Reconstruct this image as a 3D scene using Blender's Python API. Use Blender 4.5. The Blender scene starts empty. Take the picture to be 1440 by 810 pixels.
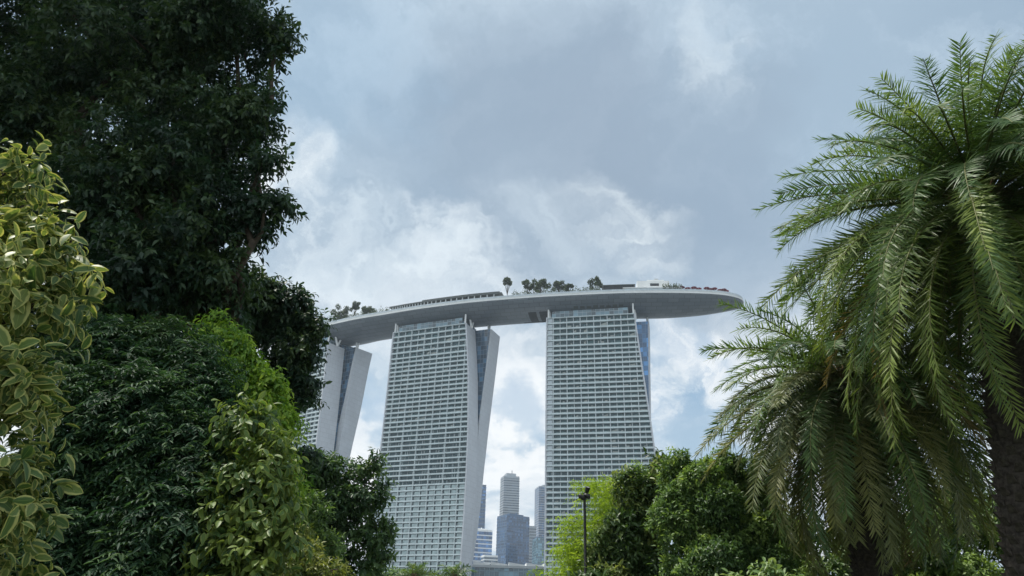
import bpy, math, random
import numpy as np
from mathutils import Vector, Matrix

# ------------------------------------------------------------------ camera
C = bpy.context.scene.collection
SC = bpy.context.scene
PW, PH, FPX = 1440, 810, 1040.0
PITCH, ROLL, EYE = math.radians(25), math.radians(1.6), 1.6
FW = np.array([0, math.cos(PITCH), math.sin(PITCH)])
_up = np.array([0, -math.sin(PITCH), math.cos(PITCH)]); _rt = np.array([1.0, 0, 0])
RT = math.cos(ROLL) * _rt + math.sin(ROLL) * _up
UP = -math.sin(ROLL) * _rt + math.cos(ROLL) * _up
EYEP = np.array([0, 0, EYE])
cam = bpy.data.cameras.new('camera'); cam.sensor_width = 36; cam.lens = 36 * FPX / PW
cam.clip_start = 0.1; cam.clip_end = 20000
cam_o = bpy.data.objects.new('camera', cam); C.objects.link(cam_o)
M4 = Matrix.Identity(4)
for i in range(3):
    M4[i][0] = RT[i]; M4[i][1] = UP[i]; M4[i][2] = -FW[i]; M4[i][3] = EYEP[i]
cam_o.matrix_world = M4
SC.camera = cam_o

def ray(px, py): return FW + RT * (px - PW / 2) / FPX - UP * (py - PH / 2) / FPX
def aty(px, py, y):
    d = ray(px, py); return EYEP + d * (y / d[1])
def atz(px, py, z):
    d = ray(px, py); return EYEP + d * ((z - EYE) / d[2])
def mpp(px, py, y): return (y / ray(px, py)[1]) / FPX      # metres in one photo pixel at distance y

# ------------------------------------------------------------------ node helpers
class NT:
    def __init__(s, tree): s.t = tree; s.n = tree.nodes; s.l = tree.links
    def new(s, typ, **kw):
        n = s.n.new(typ)
        for k, v in kw.items(): setattr(n, k, v)
        return n
    def set(s, sock, v):
        if hasattr(v, 'is_linked') or isinstance(v, bpy.types.NodeSocket): s.l.new(v, sock)
        else: sock.default_value = v
    def math(s, op, a, b=0.0, c=None, clamp=False):
        n = s.new('ShaderNodeMath', operation=op); n.use_clamp = clamp
        s.set(n.inputs[0], a); s.set(n.inputs[1], b)
        if c is not None: s.set(n.inputs[2], c)
        return n.outputs[0]
    def vmath(s, op, a, b=None, scale=None):
        n = s.new('ShaderNodeVectorMath', operation=op); s.set(n.inputs[0], a)
        if b is not None: s.set(n.inputs[1], b)
        if scale is not None: s.set(n.inputs['Scale'], scale)
        return n.outputs['Value'] if op in ('DOT_PRODUCT', 'LENGTH', 'DISTANCE') else n.outputs[0]
    def noise(s, vec, scale, detail=4, rough=.55, dist=0, color=False, lac=2.0):
        n = s.new('ShaderNodeTexNoise'); s.set(n.inputs['Vector'], vec); n.inputs['Scale'].default_value = scale
        n.inputs['Detail'].default_value = detail; n.inputs['Roughness'].default_value = rough
        n.inputs['Distortion'].default_value = dist; n.inputs['Lacunarity'].default_value = lac
        return n.outputs['Color' if color else 'Fac']
    def rng(s, v, a, b, c=0.0, d=1.0, smooth=True):
        n = s.new('ShaderNodeMapRange'); n.interpolation_type = 'SMOOTHSTEP' if smooth else 'LINEAR'
        s.set(n.inputs[0], v); n.inputs[1].default_value = a; n.inputs[2].default_value = b
        n.inputs[3].default_value = c; n.inputs[4].default_value = d
        return n.outputs[0]
    def mix(s, f, a, b, mode='MIX'):
        n = s.new('ShaderNodeMix', data_type='RGBA', blend_type=mode); s.set(n.inputs[0], f)
        s.set(n.inputs[6], a if not isinstance(a, tuple) else (*a[:3], 1)); s.set(n.inputs[7], b if not isinstance(b, tuple) else (*b[:3], 1))
        return n.outputs[2]

# ------------------------------------------------------------------ sky, sun, exposure
SUN_AZ, SUN_EL = math.radians(-74), math.radians(66)        # azimuth measured from +Y towards +X
SUNV = np.array([math.sin(SUN_AZ) * math.cos(SUN_EL), math.cos(SUN_AZ) * math.cos(SUN_EL), math.sin(SUN_EL)])
W = bpy.data.worlds.new('World'); SC.world = W; W.use_nodes = True
g = NT(W.node_tree); g.n.clear()
sky = g.new('ShaderNodeTexSky', sky_type='NISHITA'); sky.sun_disc = False
sky.sun_elevation = SUN_EL; sky.sun_rotation = SUN_AZ; sky.air_density = 1.2; sky.dust_density = 1.5
tc = g.new('ShaderNodeTexCoord'); D = tc.outputs['Generated']
sep = g.new('ShaderNodeSeparateXYZ'); g.set(sep.inputs[0], D); Dz = sep.outputs[2]
# a cloud deck is a flat layer: project the view direction on it
den = g.math('ADD', g.math('MAXIMUM', Dz, 0.0), 0.22)
pl = g.new('ShaderNodeCombineXYZ'); g.set(pl.inputs[0], g.math('DIVIDE', sep.outputs[0], den)); g.set(pl.inputs[1], g.math('DIVIDE', sep.outputs[1], den)); g.set(pl.inputs[2], g.math('MULTIPLY', Dz, .8))
P = pl.outputs[0]
warp = g.vmath('SUBTRACT', g.noise(P, 1.7, 5, .55, 0, True), (0.5, 0.5, 0.5))
warp2 = g.vmath('SUBTRACT', g.noise(D, 6.0, 8, .62, 0, True), (0.5, 0.5, 0.5))
Dw = g.vmath('NORMALIZE', g.vmath('ADD', g.vmath('ADD', D, g.vmath('SCALE', warp, scale=.24)), g.vmath('SCALE', warp2, scale=.26)))
def bank(px, py, rpx, lo=0.0):                              # a cloud bank (or a gap) seen in one direction of the sky
    d = ray(px, py); L = np.linalg.norm(d); d = d / L
    dp = g.vmath('DOT_PRODUCT', Dw, tuple(float(x) for x in d))
    ang = math.atan(rpx / FPX / L)
    return g.rng(dp, math.cos(ang), 1.0, 0, 1)
n_big = g.noise(P, 1.15, 5, .5, .3); n_mid = g.noise(P, 3.2, 7, .55, .5); n_fine = g.noise(Dw, 14, 8, .6, .2); n_soft = g.noise(Dw, 5.5, 7, .6, .5); n_wisp = g.noise(g.vmath('MULTIPLY', Dw, (1.0, 1.0, 1.7)), 9, 10, .62, 1.1)
# height above the horizon decides how thick the deck is
el = g.math('ADD', Dz, g.math('MULTIPLY', g.math('SUBTRACT', n_big, .5), .25))
low = g.rng(el, .52, .22)                                    # 1 near the horizon: thin bright cloud
n_tex = g.noise(g.vmath('ADD', P, g.vmath('SCALE', warp2, scale=.5)), 2.6, 9, .6, .6)
grey = g.mix(g.rng(n_big, .36, .64), (2.25, 3.25, 4.45), (3.4, 4.55, 5.75))
grey = g.mix(g.rng(n_tex, .42, .70, 0, .75), grey, (5.6, 6.8, 7.9))
grey = g.mix(g.rng(Dz, .62, .95, 0, .55), grey, (6.5, 7.2, 7.8))
pale = g.mix(g.rng(n_tex, .36, .62), (4.6, 5.9, 7.1), (9.2, 9.5, 9.7))
cloud = g.mix(low, grey, pale)
for (px, py, r, a, col) in [(760, 230, 280, .6, (2.6, 3.4, 4.45)), (960, 220, 240, .5, (2.75, 3.55, 4.6)), (500, 90, 230, .4, (2.7, 4.2, 5.8)), (1060, 340, 190, .6, (2.8, 3.75, 4.9)), (600, 300, 110, .5, (3.1, 4.2, 5.4))]:
    cloud = g.mix(g.math('MULTIPLY', bank(px, py, r), a), cloud, col)
for (px, py, r, a, col) in [(420, 285, 120, .9, (9.4, 9.7, 9.8)), (530, 270, 140, .35, (6.0, 7.1, 8.0)), (650, 370, 90, .75, (8.4, 9.0, 9.4)), (760, 385, 150, .4, (6.6, 7.5, 8.2)), (470, 390, 170, .5, (7.6, 8.4, 9.0)), (590, 425, 150, .4, (8.2, 8.8, 9.2)), (560, 370, 120, .55, (6.8, 7.8, 8.5)), (860, 312, 80, .55, (7.2, 8, 8.5)), (910, 355, 90, .6, (7.6, 8.3, 8.7)), (1015, 52, 66, .6, (7.5, 8.3, 8.8)), (770, 320, 60, .4, (6, 7, 7.8)), (430, 400, 90, .6, (8, 8.8, 9.2))]:
    cloud = g.mix(g.math('MULTIPLY', bank(px, py, r), g.math('MULTIPLY', g.rng(n_wisp, .34, .72, a * .3, a), g.rng(n_soft, .34, .58, .15, 1))), cloud, col)
blue = g.mix(g.math('MULTIPLY', .35, 1.0), g.mix(1.0, sky.outputs[0], (1.0, 1.0, 1.0), 'MULTIPLY'), (4.2, 6.6, 8.6))
gap = g.math('MULTIPLY', bank(945, 545, 135), 1.0)
gap = g.math('MAXIMUM', gap, g.math('MULTIPLY', bank(985, 640, 110), .7))
gap = g.math('MAXIMUM', gap, g.math('MULTIPLY', bank(700, 560, 60), .6))
gap = g.math('MAXIMUM', gap, g.math('MULTIPLY', bank(535, 560, 70), .6))
cloud = g.mix(g.math('MULTIPLY', gap, g.rng(n_fine, .72, .44)), cloud, blue)
for (px, py, r, a) in [(705, 615, 42, .9), (720, 650, 60, .6), (925, 475, 60, .6), (1000, 500, 62, .8), (1010, 560, 50, .6), (520, 600, 60, .7)]:
    cloud = g.mix(g.math('MULTIPLY', bank(px, py, r), g.rng(n_fine, .34, .58, a * .3, a)), cloud, (9.3, 9.5, 9.6))
behind = g.math('MULTIPLY', g.rng(sep.outputs[1], .05, -.35), g.rng(n_mid, .25, .6, .55, 1))  # unseen sky behind the camera, brightness added to light the tower facades
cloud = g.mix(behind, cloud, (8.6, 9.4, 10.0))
below = g.rng(Dz, -.02, .02)
cloud = g.mix(below, (2.2, 2.6, 2.4), cloud)
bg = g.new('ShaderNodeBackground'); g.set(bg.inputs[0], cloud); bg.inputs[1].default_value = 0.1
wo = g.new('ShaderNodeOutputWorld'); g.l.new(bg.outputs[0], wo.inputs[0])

sun = bpy.data.lights.new('sun', 'SUN'); sun.energy = 5.0; sun.angle = math.radians(2.0); sun.color = (1, .95, .86)
sun_o = bpy.data.objects.new('sun', sun); C.objects.link(sun_o)
sun_o.rotation_euler = Vector(tuple(SUNV)).to_track_quat('Z', 'Y').to_euler()
sun_o.location = (0, 0, 300)
SC.view_settings.view_transform = 'Standard'; SC.view_settings.look = 'None'; SC.view_settings.exposure = 0.14; SC.view_settings.gamma = 1
SC.view_settings.use_curve_mapping = False
SC.render.engine = 'CYCLES'
SC.cycles.max_bounces = 7; SC.cycles.diffuse_bounces = 3; SC.cycles.glossy_bounces = 3; SC.cycles.transmission_bounces = 5; SC.cycles.transparent_max_bounces = 6
SC.cycles.use_denoising = True

# ------------------------------------------------------------------ object helpers
def link(o, parent=None):
    C.objects.link(o)
    if parent is not None: o.parent = parent
    return o
def thing(name, label, cat, loc=(0, 0, 0), rz=0.0, group=None):
    o = bpy.data.objects.new(name, None); C.objects.link(o); o.empty_display_size = .2
    o.location = tuple(float(v) for v in loc); o.rotation_euler = (0, 0, rz)
    return tag(o, label, cat, group)
def tag(o, label, cat, group=None):
    o['label'] = label; o['category'] = cat
    if group: o['group'] = group
    return o
class MB:                                                   # collects polygons, then becomes ONE mesh
    def __init__(s): s.v = []; s.f = []; s.m = []
    def poly(s, pts, m=0):
        b = len(s.v); s.v += [tuple(float(c) for c in p) for p in pts]; s.f.append(tuple(range(b, b + len(pts)))); s.m.append(m)
    def quadgrid(s, rows, m=0, closed=False):               # rows of points -> skin
        b = len(s.v); k = len(rows[0])
        for r in rows: s.v += [tuple(float(c) for c in p) for p in r]
        for i in range(len(rows) - 1):
            for j in range(k if closed else k - 1):
                j2 = (j + 1) % k
                s.f.append((b + i * k + j, b + i * k + j2, b + (i + 1) * k + j2, b + (i + 1) * k + j)); s.m.append(m)
    def hexa(s, p, m=0):                                    # 8 corners: bottom 4 ccw, top 4 ccw
        b = len(s.v); s.v += [tuple(float(c) for c in q) for q in p]
        for f in ((3, 2, 1, 0), (4, 5, 6, 7), (0, 1, 5, 4), (1, 2, 6, 5), (2, 3, 7, 6), (3, 0, 4, 7)):
            s.f.append(tuple(b + i for i in f)); s.m.append(m)
    def box(s, x0, x1, y0, y1, z0, z1, m=0):
        s.hexa([(x0, y0, z0), (x1, y0, z0), (x1, y1, z0), (x0, y1, z0), (x0, y0, z1), (x1, y0, z1), (x1, y1, z1), (x0, y1, z1)], m)
    def tube(s, pts, radii, n=8, m=0, cap=True):
        pts = [np.array(p, float) for p in pts]; rows = []
        ref = np.array([1.0, 0, 0])
        for i, p in enumerate(pts):
            d = pts[min(i + 1, len(pts) - 1)] - pts[max(i - 1, 0)]; d /= np.linalg.norm(d) + 1e-9
            if abs(d @ ref) > .95: ref = np.array([0, 1.0, 0])
            a = np.cross(d, ref); a /= np.linalg.norm(a); b_ = np.cross(d, a)
            rows.append([p + radii[i] * (a * math.cos(2 * math.pi * k / n) + b_ * math.sin(2 * math.pi * k / n)) for k in range(n)])
        s.quadgrid(rows, m, True)
        if cap: s.poly(rows[0][::-1], m); s.poly(rows[-1], m)
    def lathe(s, prof, n=12, c=(0, 0, 0), m=0):
        s.quadgrid([[(c[0] + r * math.cos(2 * math.pi * k / n), c[1] + r * math.sin(2 * math.pi * k / n), c[2] + z) for k in range(n)] for r, z in prof], m, True)
    def build(s, name, mats, parent=None, smooth=False):
        me = bpy.data.meshes.new(name); me.from_pydata(s.v, [], s.f); me.update()
        for mt in (mats if isinstance(mats, (list, tuple)) else [mats]): me.materials.append(mt)
        if any(s.m): me.polygons.foreach_set('material_index', s.m)
        if smooth: me.polygons.foreach_set('use_smooth', [True] * len(s.f))
        return link(bpy.data.objects.new(name, me), parent)

# ------------------------------------------------------------------ materials
def mat(name, col, rough=.6, spec=.5, metal=0.0, var=0.0, scale=1.0, bump=0.0, bscale=20.0, streak=0.0, coords='Object'):
    m = bpy.data.materials.new(name); m.use_nodes = True; q = NT(m.node_tree); b = q.n['Principled BSDF']
    b.inputs['Roughness'].default_value = rough; b.inputs['Specular IOR Level'].default_value = spec; b.inputs['Metallic'].default_value = metal
    t = q.new('ShaderNodeTexCoord').outputs[coords]; c = tuple(col)
    out = q.mix(0.0, c, c)
    if var: out = q.mix(q.rng(q.noise(t, scale, 5, .6), .3, .7), tuple(x * (1 - var) for x in c), tuple(min(1, x * (1 + var * .6)) for x in c))
    if streak:
        mp = q.new('ShaderNodeMapping'); q.set(mp.inputs[0], t); mp.inputs[3].default_value = (.9, .9, .035)
        out = q.mix(q.rng(q.noise(mp.outputs[0], 1.0, 5, .65), .5, .75, 0, streak), out, tuple(x * .62 for x in c))
    q.set(b.inputs['Base Color'], out)
    if bump:
        bn = q.new('ShaderNodeBump'); bn.inputs['Strength'].default_value = bump; q.set(bn.inputs['Height'], q.noise(t, bscale, 5, .6)); q.l.new(bn.outputs[0], b.inputs['Normal'])
    return m
def leafmat(name, dark, mid, light, trans=.35, rough=.42, spec=.4, edge=None, tint=None):
    """leaf: colour varies leaf by leaf (point attribute rnd); part of the light passes through; edge = cream margin"""
    m = bpy.data.materials.new(name); m.use_nodes = True; q = NT(m.node_tree); b = q.n['Principled BSDF']; o = q.n['Material Output']
    r = q.new('ShaderNodeAttribute', attribute_name='rnd').outputs['Fac']
    cr = q.new('ShaderNodeValToRGB'); q.set(cr.inputs[0], r); e = cr.color_ramp.elements
    e[0].position = .05; e[0].color = (*dark, 1); e[1].position = 1; e[1].color = (*light, 1); k = e.new(.5); k.color = (*mid, 1)
    col = cr.outputs[0]
    if edge is not None:
        uv = q.new('ShaderNodeUVMap').outputs[0]; sp = q.new('ShaderNodeSeparateXYZ'); q.set(sp.inputs[0], uv)
        ob = q.new('ShaderNodeTexCoord').outputs['Object']
        across = q.math('ADD', sp.outputs[1], q.math('MULTIPLY', q.math('SUBTRACT', q.noise(ob, 22, 4, .6), .5), .55))
        mk = q.rng(across, .52, .74); mk = q.math('MULTIPLY', mk, q.rng(r, .12, .4, .25, 1))
        col = q.mix(mk, col, edge)
        col = q.mix(q.rng(sp.outputs[1], .05, .0, 0, .5), col, tuple(min(1, x * 1.9) for x in light))
    q.set(b.inputs['Base Color'], col); b.inputs['Roughness'].default_value = rough; b.inputs['Specular IOR Level'].default_value = spec
    tr = q.new('ShaderNodeBsdfTranslucent'); q.set(tr.inputs[0], q.mix(1.0, col, tint or (1.5, 1.45, .75), 'MULTIPLY'))
    mx = q.new('ShaderNodeMixShader'); mx.inputs[0].default_value = trans
    q.l.new(b.outputs[0], mx.inputs[1]); q.l.new(tr.outputs[0], mx.inputs[2]); q.l.new(mx.outputs[0], o.inputs[0])
    return m
def panel_lines(m):                                         # joints between cladding panels
    q = NT(m.node_tree); bs = q.n['Principled BSDF']; old = bs.inputs['Base Color'].links[0].from_socket
    t = q.new('ShaderNodeTexCoord').outputs['Object']; sp = q.new('ShaderNodeSeparateXYZ'); q.set(sp.inputs[0], t); c = q.new('ShaderNodeCombineXYZ')
    q.set(c.inputs[0], q.math('ADD', sp.outputs[0], sp.outputs[1])); q.set(c.inputs[1], sp.outputs[2])
    br = q.new('ShaderNodeTexBrick'); q.set(br.inputs['Vector'], c.outputs[0]); br.inputs['Scale'].default_value = 1; br.offset = .5
    br.inputs['Brick Width'].default_value = 5.2; br.inputs['Row Height'].default_value = 3.25; br.inputs['Mortar Size'].default_value = .10
    for k_, c_ in (('Color1', .97), ('Color2', 1.02), ('Mortar', .80)): br.inputs[k_].default_value = (c_, c_, c_, 1)
    q.set(bs.inputs['Base Color'], q.mix(1.0, old, br.outputs[0], 'MULTIPLY'))
MT = {}
MT['concrete'] = mat('concrete_panel', (.52, .55, .56), .7, .3, var=.06, scale=.08, streak=.25)
MT['endwall'] = mat('end_wall_cladding', (.56, .59, .63), .55, .4, var=.05, scale=.05, streak=.2)
panel_lines(MT['endwall'])
MT['slab'] = mat('white_balcony_slab', (.58, .67, .69), .6, .4, var=.14, scale=.12, streak=.3)
MT['fin'] = mat('white_fin', (.58, .66, .68), .6, .4, var=.05, scale=.2)
MT['recess'] = mat('balcony_back_wall', (.2, .24, .25), .7, .3, var=.2, scale=.4)
MT['blank'] = mat('blank_bay_panel', (.46, .52, .56), .5, .5, var=.06, scale=.2)
def glass(name, col, rough=.06, spec=.7, var=.3, scale=.15, lines=None):
    m = mat(name, col, rough, spec, var=var, scale=scale); return m
MT['wglass'] = glass('window_glass', (.016, .060, .074), rough=.12, spec=.45)
MT['curtain'] = mat('drawn_curtain', (.11, .19, .205), .8, .2, var=.35, scale=.5)
MT['curtain_pale'] = mat('pale_curtain', (.42, .45, .43), .8, .2, var=.2, scale=.5)
MT['pale_glass'] = mat('frosted_balcony_glass', (.35, .44, .45), .3, .5, var=.3, scale=.3)
def gridglass(name, col, line, sx, sz, w=.06, rough=.08):
    m = bpy.data.materials.new(name); m.use_nodes = True; q = NT(m.node_tree); b = q.n['Principled BSDF']
    t = q.new('ShaderNodeTexCoord').outputs['UV']; sp = q.new('ShaderNodeSeparateXYZ'); q.set(sp.inputs[0], t)
    def ln(c, s_):
        f = q.math('FRACT', q.math('DIVIDE', c, s_)); return q.math('LESS_THAN', f, w)
    mk = q.math('MAXIMUM', ln(sp.outputs[0], sx), ln(sp.outputs[1], sz))
    fl = q.new('ShaderNodeCombineXYZ'); q.set(fl.inputs[0], q.math('FLOOR', q.math('DIVIDE', sp.outputs[0], sx))); q.set(fl.inputs[1], q.math('FLOOR', q.math('DIVIDE', sp.outputs[1], sz)))
    wn = q.new('ShaderNodeTexWhiteNoise'); q.set(wn.inputs[0], fl.outputs[0])
    c = q.mix(q.math('MULTIPLY', q.math('MULTIPLY', wn.outputs[0], wn.outputs[0]), 1.0), tuple(x * .55 for x in col), tuple(min(1, x * 2.3) for x in col))
    q.set(b.inputs['Base Color'], q.mix(mk, c, line)); q.set(b.inputs['Roughness'], q.math('ADD', q.math('MULTIPLY', mk, .5), rough)); b.inputs['Specular IOR Level'].default_value = .8
    return m
def uvbox(o, sx=1.0):                                       # u = run along the wall, v = height, in metres
    me = o.data; uv = me.uv_layers.new(name='UVMap')
    for p in me.polygons:
        n = p.normal; a = Vector((-n.y, n.x, 0)); a = a.normalized() if a.length > .05 else Vector((1, 0, 0))
        b = Vector((0, 0, 1)) if abs(n.z) < .9 else Vector((0, 1, 0))
        for li in p.loop_indices:
            co = me.vertices[me.loops[li].vertex_index].co; uv.data[li].uv = (co.dot(a) * sx, co.dot(b))
MT['blueglass'] = gridglass('blue_curtain_wall', (.06, .20, .42), (.11, .22, .36), 2.6, 3.25)
MT['dkblue'] = gridglass('dark_atrium_glass', (.035, .085, .145), (.10, .16, .22), 2.4, 3.25, .09)
MT['pavglass'] = gridglass('roof_pavilion_glass', (.10, .17, .21), (.3, .38, .42), 3.0, 4.2, .07)
MT['strut'] = mat('white_steel_strut', (.8, .82, .82), .4, .5)
MT['steel'] = mat('grey_roof_steel', (.085, .10, .10), .6, .4, var=.2, scale=.4)
MT['dark'] = mat('dark_opening', (.045, .05, .055), .7, .2, var=.3, scale=.4)
MT['white'] = mat('white_paint', (.74, .76, .76), .5, .4, var=.06, scale=.3)
MT['rail'] = mat('pale_glass_railing', (.46, .53, .57), .2, .6, var=.2, scale=.35)
MT['red'] = mat('red_canvas', (.16, .03, .045), .8, .2, var=.2, scale=1)
MT['lamp'] = mat('black_painted_steel', (.012, .013, .014), .45, .4, var=.3, scale=6)
MT['lens'] = mat('lamp_lens', (.35, .36, .36), .15, .6)
MT['bark'] = mat('bark', (.075, .06, .048), .9, .2, var=.45, scale=9, bump=.9, bscale=26)
MT['palmbark'] = mat('palm_trunk_bark', (.05, .042, .036), .95, .15, var=.5, scale=14, bump=1, bscale=30)
MT['rachis'] = mat('frond_midrib', (.12, .13, .045), .6, .25, var=.3, scale=3)
MT['drybase'] = mat('dry_leaf_base', (.20, .13, .075), .85, .2, var=.4, scale=8, bump=.5)
MT['grass'] = mat('lawn_and_paving', (.05, .075, .025), .9, .2, var=.4, scale=.6, bump=.6, bscale=40)
q = NT(MT['grass'].node_tree); bs = q.n['Principled BSDF']; old = bs.inputs['Base Color'].links[0].from_socket
tco = q.new('ShaderNodeTexCoord').outputs['Object']; dist = q.vmath('LENGTH', tco)
q.set(bs.inputs['Base Color'], q.mix(q.rng(q.math('ADD', dist, q.math('MULTIPLY', q.noise(tco, .02, 3), 60)), 120, 150), old, q.mix(q.rng(q.noise(tco, .012, 3), .4, .6), (.09, .11, .12), (.14, .15, .155))))
MT['path'] = mat('path_concrete', (.30, .29, .27), .85, .2, var=.15, scale=1.2, bump=.2)

# ------------------------------------------------------------------ ground
b = MB(); b.poly([(-6000, -6000, 0), (6000, -6000, 0), (6000, 9000, 0), (-6000, 9000, 0)])
o = b.build('ground', MT['grass']); o['kind'] = 'structure'
b = MB(); rows = []
for i in range(25):
    y = -12 + i * 4.0; x = .3 + 1.2 * math.sin(y * .05); rows.append([(x - 1.6, y, .012), (x + 1.6, y, .012)])
b.quadgrid(rows); o = b.build('footpath', MT['path']); o['kind'] = 'structure'

# ------------------------------------------------------------------ the three hotel towers
def interp(tab, z): return float(np.interp(z, [a for a, _ in tab], [c for _, c in tab]))
LEVELS = [194 - 4.1 * i for i in range(6)]
while LEVELS[-1] - 3.25 > 1: LEVELS.append(LEVELS[-1] - 3.25)
def hotel_tower(label, origin, ang, uL, uR, uRr, uLr, cols, blank_above, pale_below, seed, split, depth=14.7, gap0=16.0, rear=31.2, dark_rows=(), uRrf=None, strip_glass='dkblue'):
    """local axes: u along the facade, v into the building, z up.  origin = top left corner of the facade on the ground"""
    rnd = random.Random(seed)
    T = thing('hotel_tower', label, 'skyscraper', (origin[0], origin[1], 0), ang, 'hotel towers under the sky deck')
    REC = 1.5
    zs = [0, 20, 40, 60, 80, 95, 110, 125, 140, 155, 170, 182, 194]
    def slab_leg(name, v0, v1, tl, tr, mats, ztop, tr0=None):
        m = MB(); rows = []
        for z in [z for z in zs if z < ztop] + [ztop]:
            a, c = interp(tl, z), interp(tr, z); c0 = interp(tr0, z) if tr0 else c; rows.append([(a, v0, z), (c0, v0, z), (c, v1, z), (a, v1, z)])
        m.quadgrid(rows, 0, True); m.poly(rows[-1]); m.poly(rows[0][::-1])
        return m.build(name, mats, T)
    fl = slab_leg('front_leg', REC, depth, uL, uR, MT['endwall'], 193.4)
    slab_leg('rear_leg', gap0, rear, uLr, uRr, MT['endwall'], 193.8, uRrf)
    # end frames: the end walls carry forward to the facade plane
    for nm, tab, s in (('end_fin', uR, -1), ('end_fin', uL, 1)):
        m = MB(); rows = []
        for z in zs:
            a = interp(tab, z); w = .9 * s; rows.append([(min(a, a + w), -.12, z + (.2 if z == 194 else 0)), (max(a, a + w), -.12, z + (.2 if z == 194 else 0)), (max(a, a + w), REC + .01, z + (.2 if z == 194 else 0)), (min(a, a + w), REC + .01, z + (.2 if z == 194 else 0))])
        m.quadgrid(rows, 0, True); m.poly(rows[-1]); m.build(nm, MT['endwall'], T)
    # floor slabs with their white balustrades
    m = MB()
    for i, z in enumerate(LEVELS):
        a, c = interp(uL, z) + .9, interp(uR, z) - .9
        h = .86 if i else .9
        m.box(a, c, 0, .22, z - h * .55, z + h * .45 if i else z)           # balustrade face
        m.box(a, c, .22, REC, z - .55, z - .22)                              # slab
    m.build('balcony_slabs', MT['slab'], T)
    # vertical fins
    m = MB()
    for k, u in enumerate(cols):
        rows = []
        for z in zs:
            if interp(uL, z) + .5 < u < interp(uR, z) - 1.3:
                rows.append([(u - .19, -.06, z), (u + .19, -.06, z), (u + .19, REC, z), (u - .19, REC, z)])
        if len(rows) > 1:
            m.quadgrid(rows, 0, True)
    m.build('fins', MT['fin'], T)
    # windows: every bay of every storey; the nearest hundred are parts of their own
    cells = []
    for i in range(len(LEVELS) - 1):
        zt, zb = LEVELS[i] - .64, LEVELS[i + 1] + .52
        if zb < 4: continue
        zm = (zt + zb) / 2; a, c = interp(uL, zm) + .95, interp(uR, zm) - .95
        edges = [a] + [u for u in cols if a + .8 < u < c - .8] + [c]
        for k in range(len(edges) - 1):
            cells.append((i, k, edges[k] + .25, edges[k + 1] - .25, zb, zt))
    def cell_mesh(m, i, k, u0, u1, zb, zt):
        z = (zb + zt) / 2; narrow = (u1 - u0) < 6
        if k == 0 and z > blank_above:
            m.box(u0, u1 - .3, .35, REC - .02, zb - .5, zt - .35, 4); return
        dk = any(a_ < z < b_ for a_, b_ in dark_rows)
        n = 1 if narrow else 2
        wv = (u1 - u0) / n
        for q in range(n):
            p0, p1 = u0 + q * wv + .08, u0 + (q + 1) * wv - .08
            m.poly([(p0, REC - .03, zb - .3), (p1, REC - .03, zb - .3), (p1, REC - .03, zt + .25), (p0, REC - .03, zt + .25)], 0)
            if q and not dk: m.box(u0 + q * wv - .14, u0 + q * wv + .14, .35, REC - .05, zb - .3, zt + .1, 1)      # party fin between two rooms
            if z < pale_below:
                x0 = p0 + (p1 - p0) * .24
                m.box(x0, p1, .45, .5, zb - .1, zt - .25, 3)
            elif dk:
                for w_ in range(3):
                    if rnd.random() < .3: m.box(p0 + wv * (.1 + .3 * w_), p0 + wv * (.16 + .3 * w_), REC - .12, REC - .05, zb, zt, 1)
            else:
                if rnd.random() < .8:                        # curtains, balcony chairs, dividers
                    w0 = p0 + (p1 - p0) * rnd.choice((0, .1, .35, .5)); w1 = w0 + (p1 - w0) * rnd.uniform(.4, 1)
                    m.poly([(w0, REC - .06, zb - .2), (w1, REC - .06, zb - .2), (w1, REC - .06, zb + (zt - zb) * rnd.choice((.45, .55, .6, .95))), (w0, REC - .06, zb + (zt - zb) * rnd.choice((.45, .55, .6)))], 5 if rnd.random() < .24 else 2)
                m.box(p0, p1, .40, .44, zb - .1, zb + .18 + .25 * rnd.random(), 3)                             # glass balustrade edge
    mats = [MT['wglass'], MT['fin'], MT['curtain'], MT['pale_glass'], MT['blank'], MT['curtain_pale']]
    seen = [c for c in cells if split[0] < c[4] < split[1] and c[2] >= split[2]]
    seen = sorted(seen, key=lambda c: c[4])[:100]; rest = [c for c in cells if c not in seen]
    for c in seen:
        m = MB(); cell_mesh(m, *c); m.build('window', mats, T)
    m = MB()
    for c in rest: cell_mesh(m, *c)
    r = m.build('windows', mats, T); r['kind'] = 'stuff'
    # glass between the two legs
    m = MB(); rows = []
    for z in zs[:-1] + [196.5]:
        c = min(interp(uR, z), interp(uRrf or uRr, z)) - 1.6; a = max(interp(uL, z), interp(uLr, z)) + 3
        rows.append([(a, depth - 1, z), (c, depth - 1, z), (c, gap0 + 2.5, z), (a, gap0 + 2.5, z)])
    m.quadgrid(rows, 0, True); m.poly(rows[-1])
    o = m.build('atrium_glass', MT['dkblue'], T); uvbox(o)
    # glass on the near face of the rear leg where it shows beside the front leg
    m = MB(); rows = []
    for z in [z for z in zs if z >= 60]:
        c = interp(uRr, z) - .9; a = interp(uR, min(194, z)) - 6
        if c > a + 1: rows.append([(a, gap0 - .35, z), (c, gap0 - .35, z), (c, gap0 + .02, z), (a, gap0 + .02, z)])
    m.quadgrid(rows, 0, True); m.poly(rows[-1]); o = m.build('rear_glazing', MT[strip_glass], T); uvbox(o)
    # glazed storey between roof and sky deck, and its white V struts
    W_ = interp(uR, 194)
    m = MB(); m.box(3.5, W_ - 4.5, 2.5, gap0 + 10, 194.05, 199.4)
    o = m.build('roof_pavilion', MT['pavglass'], T); uvbox(o)
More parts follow.
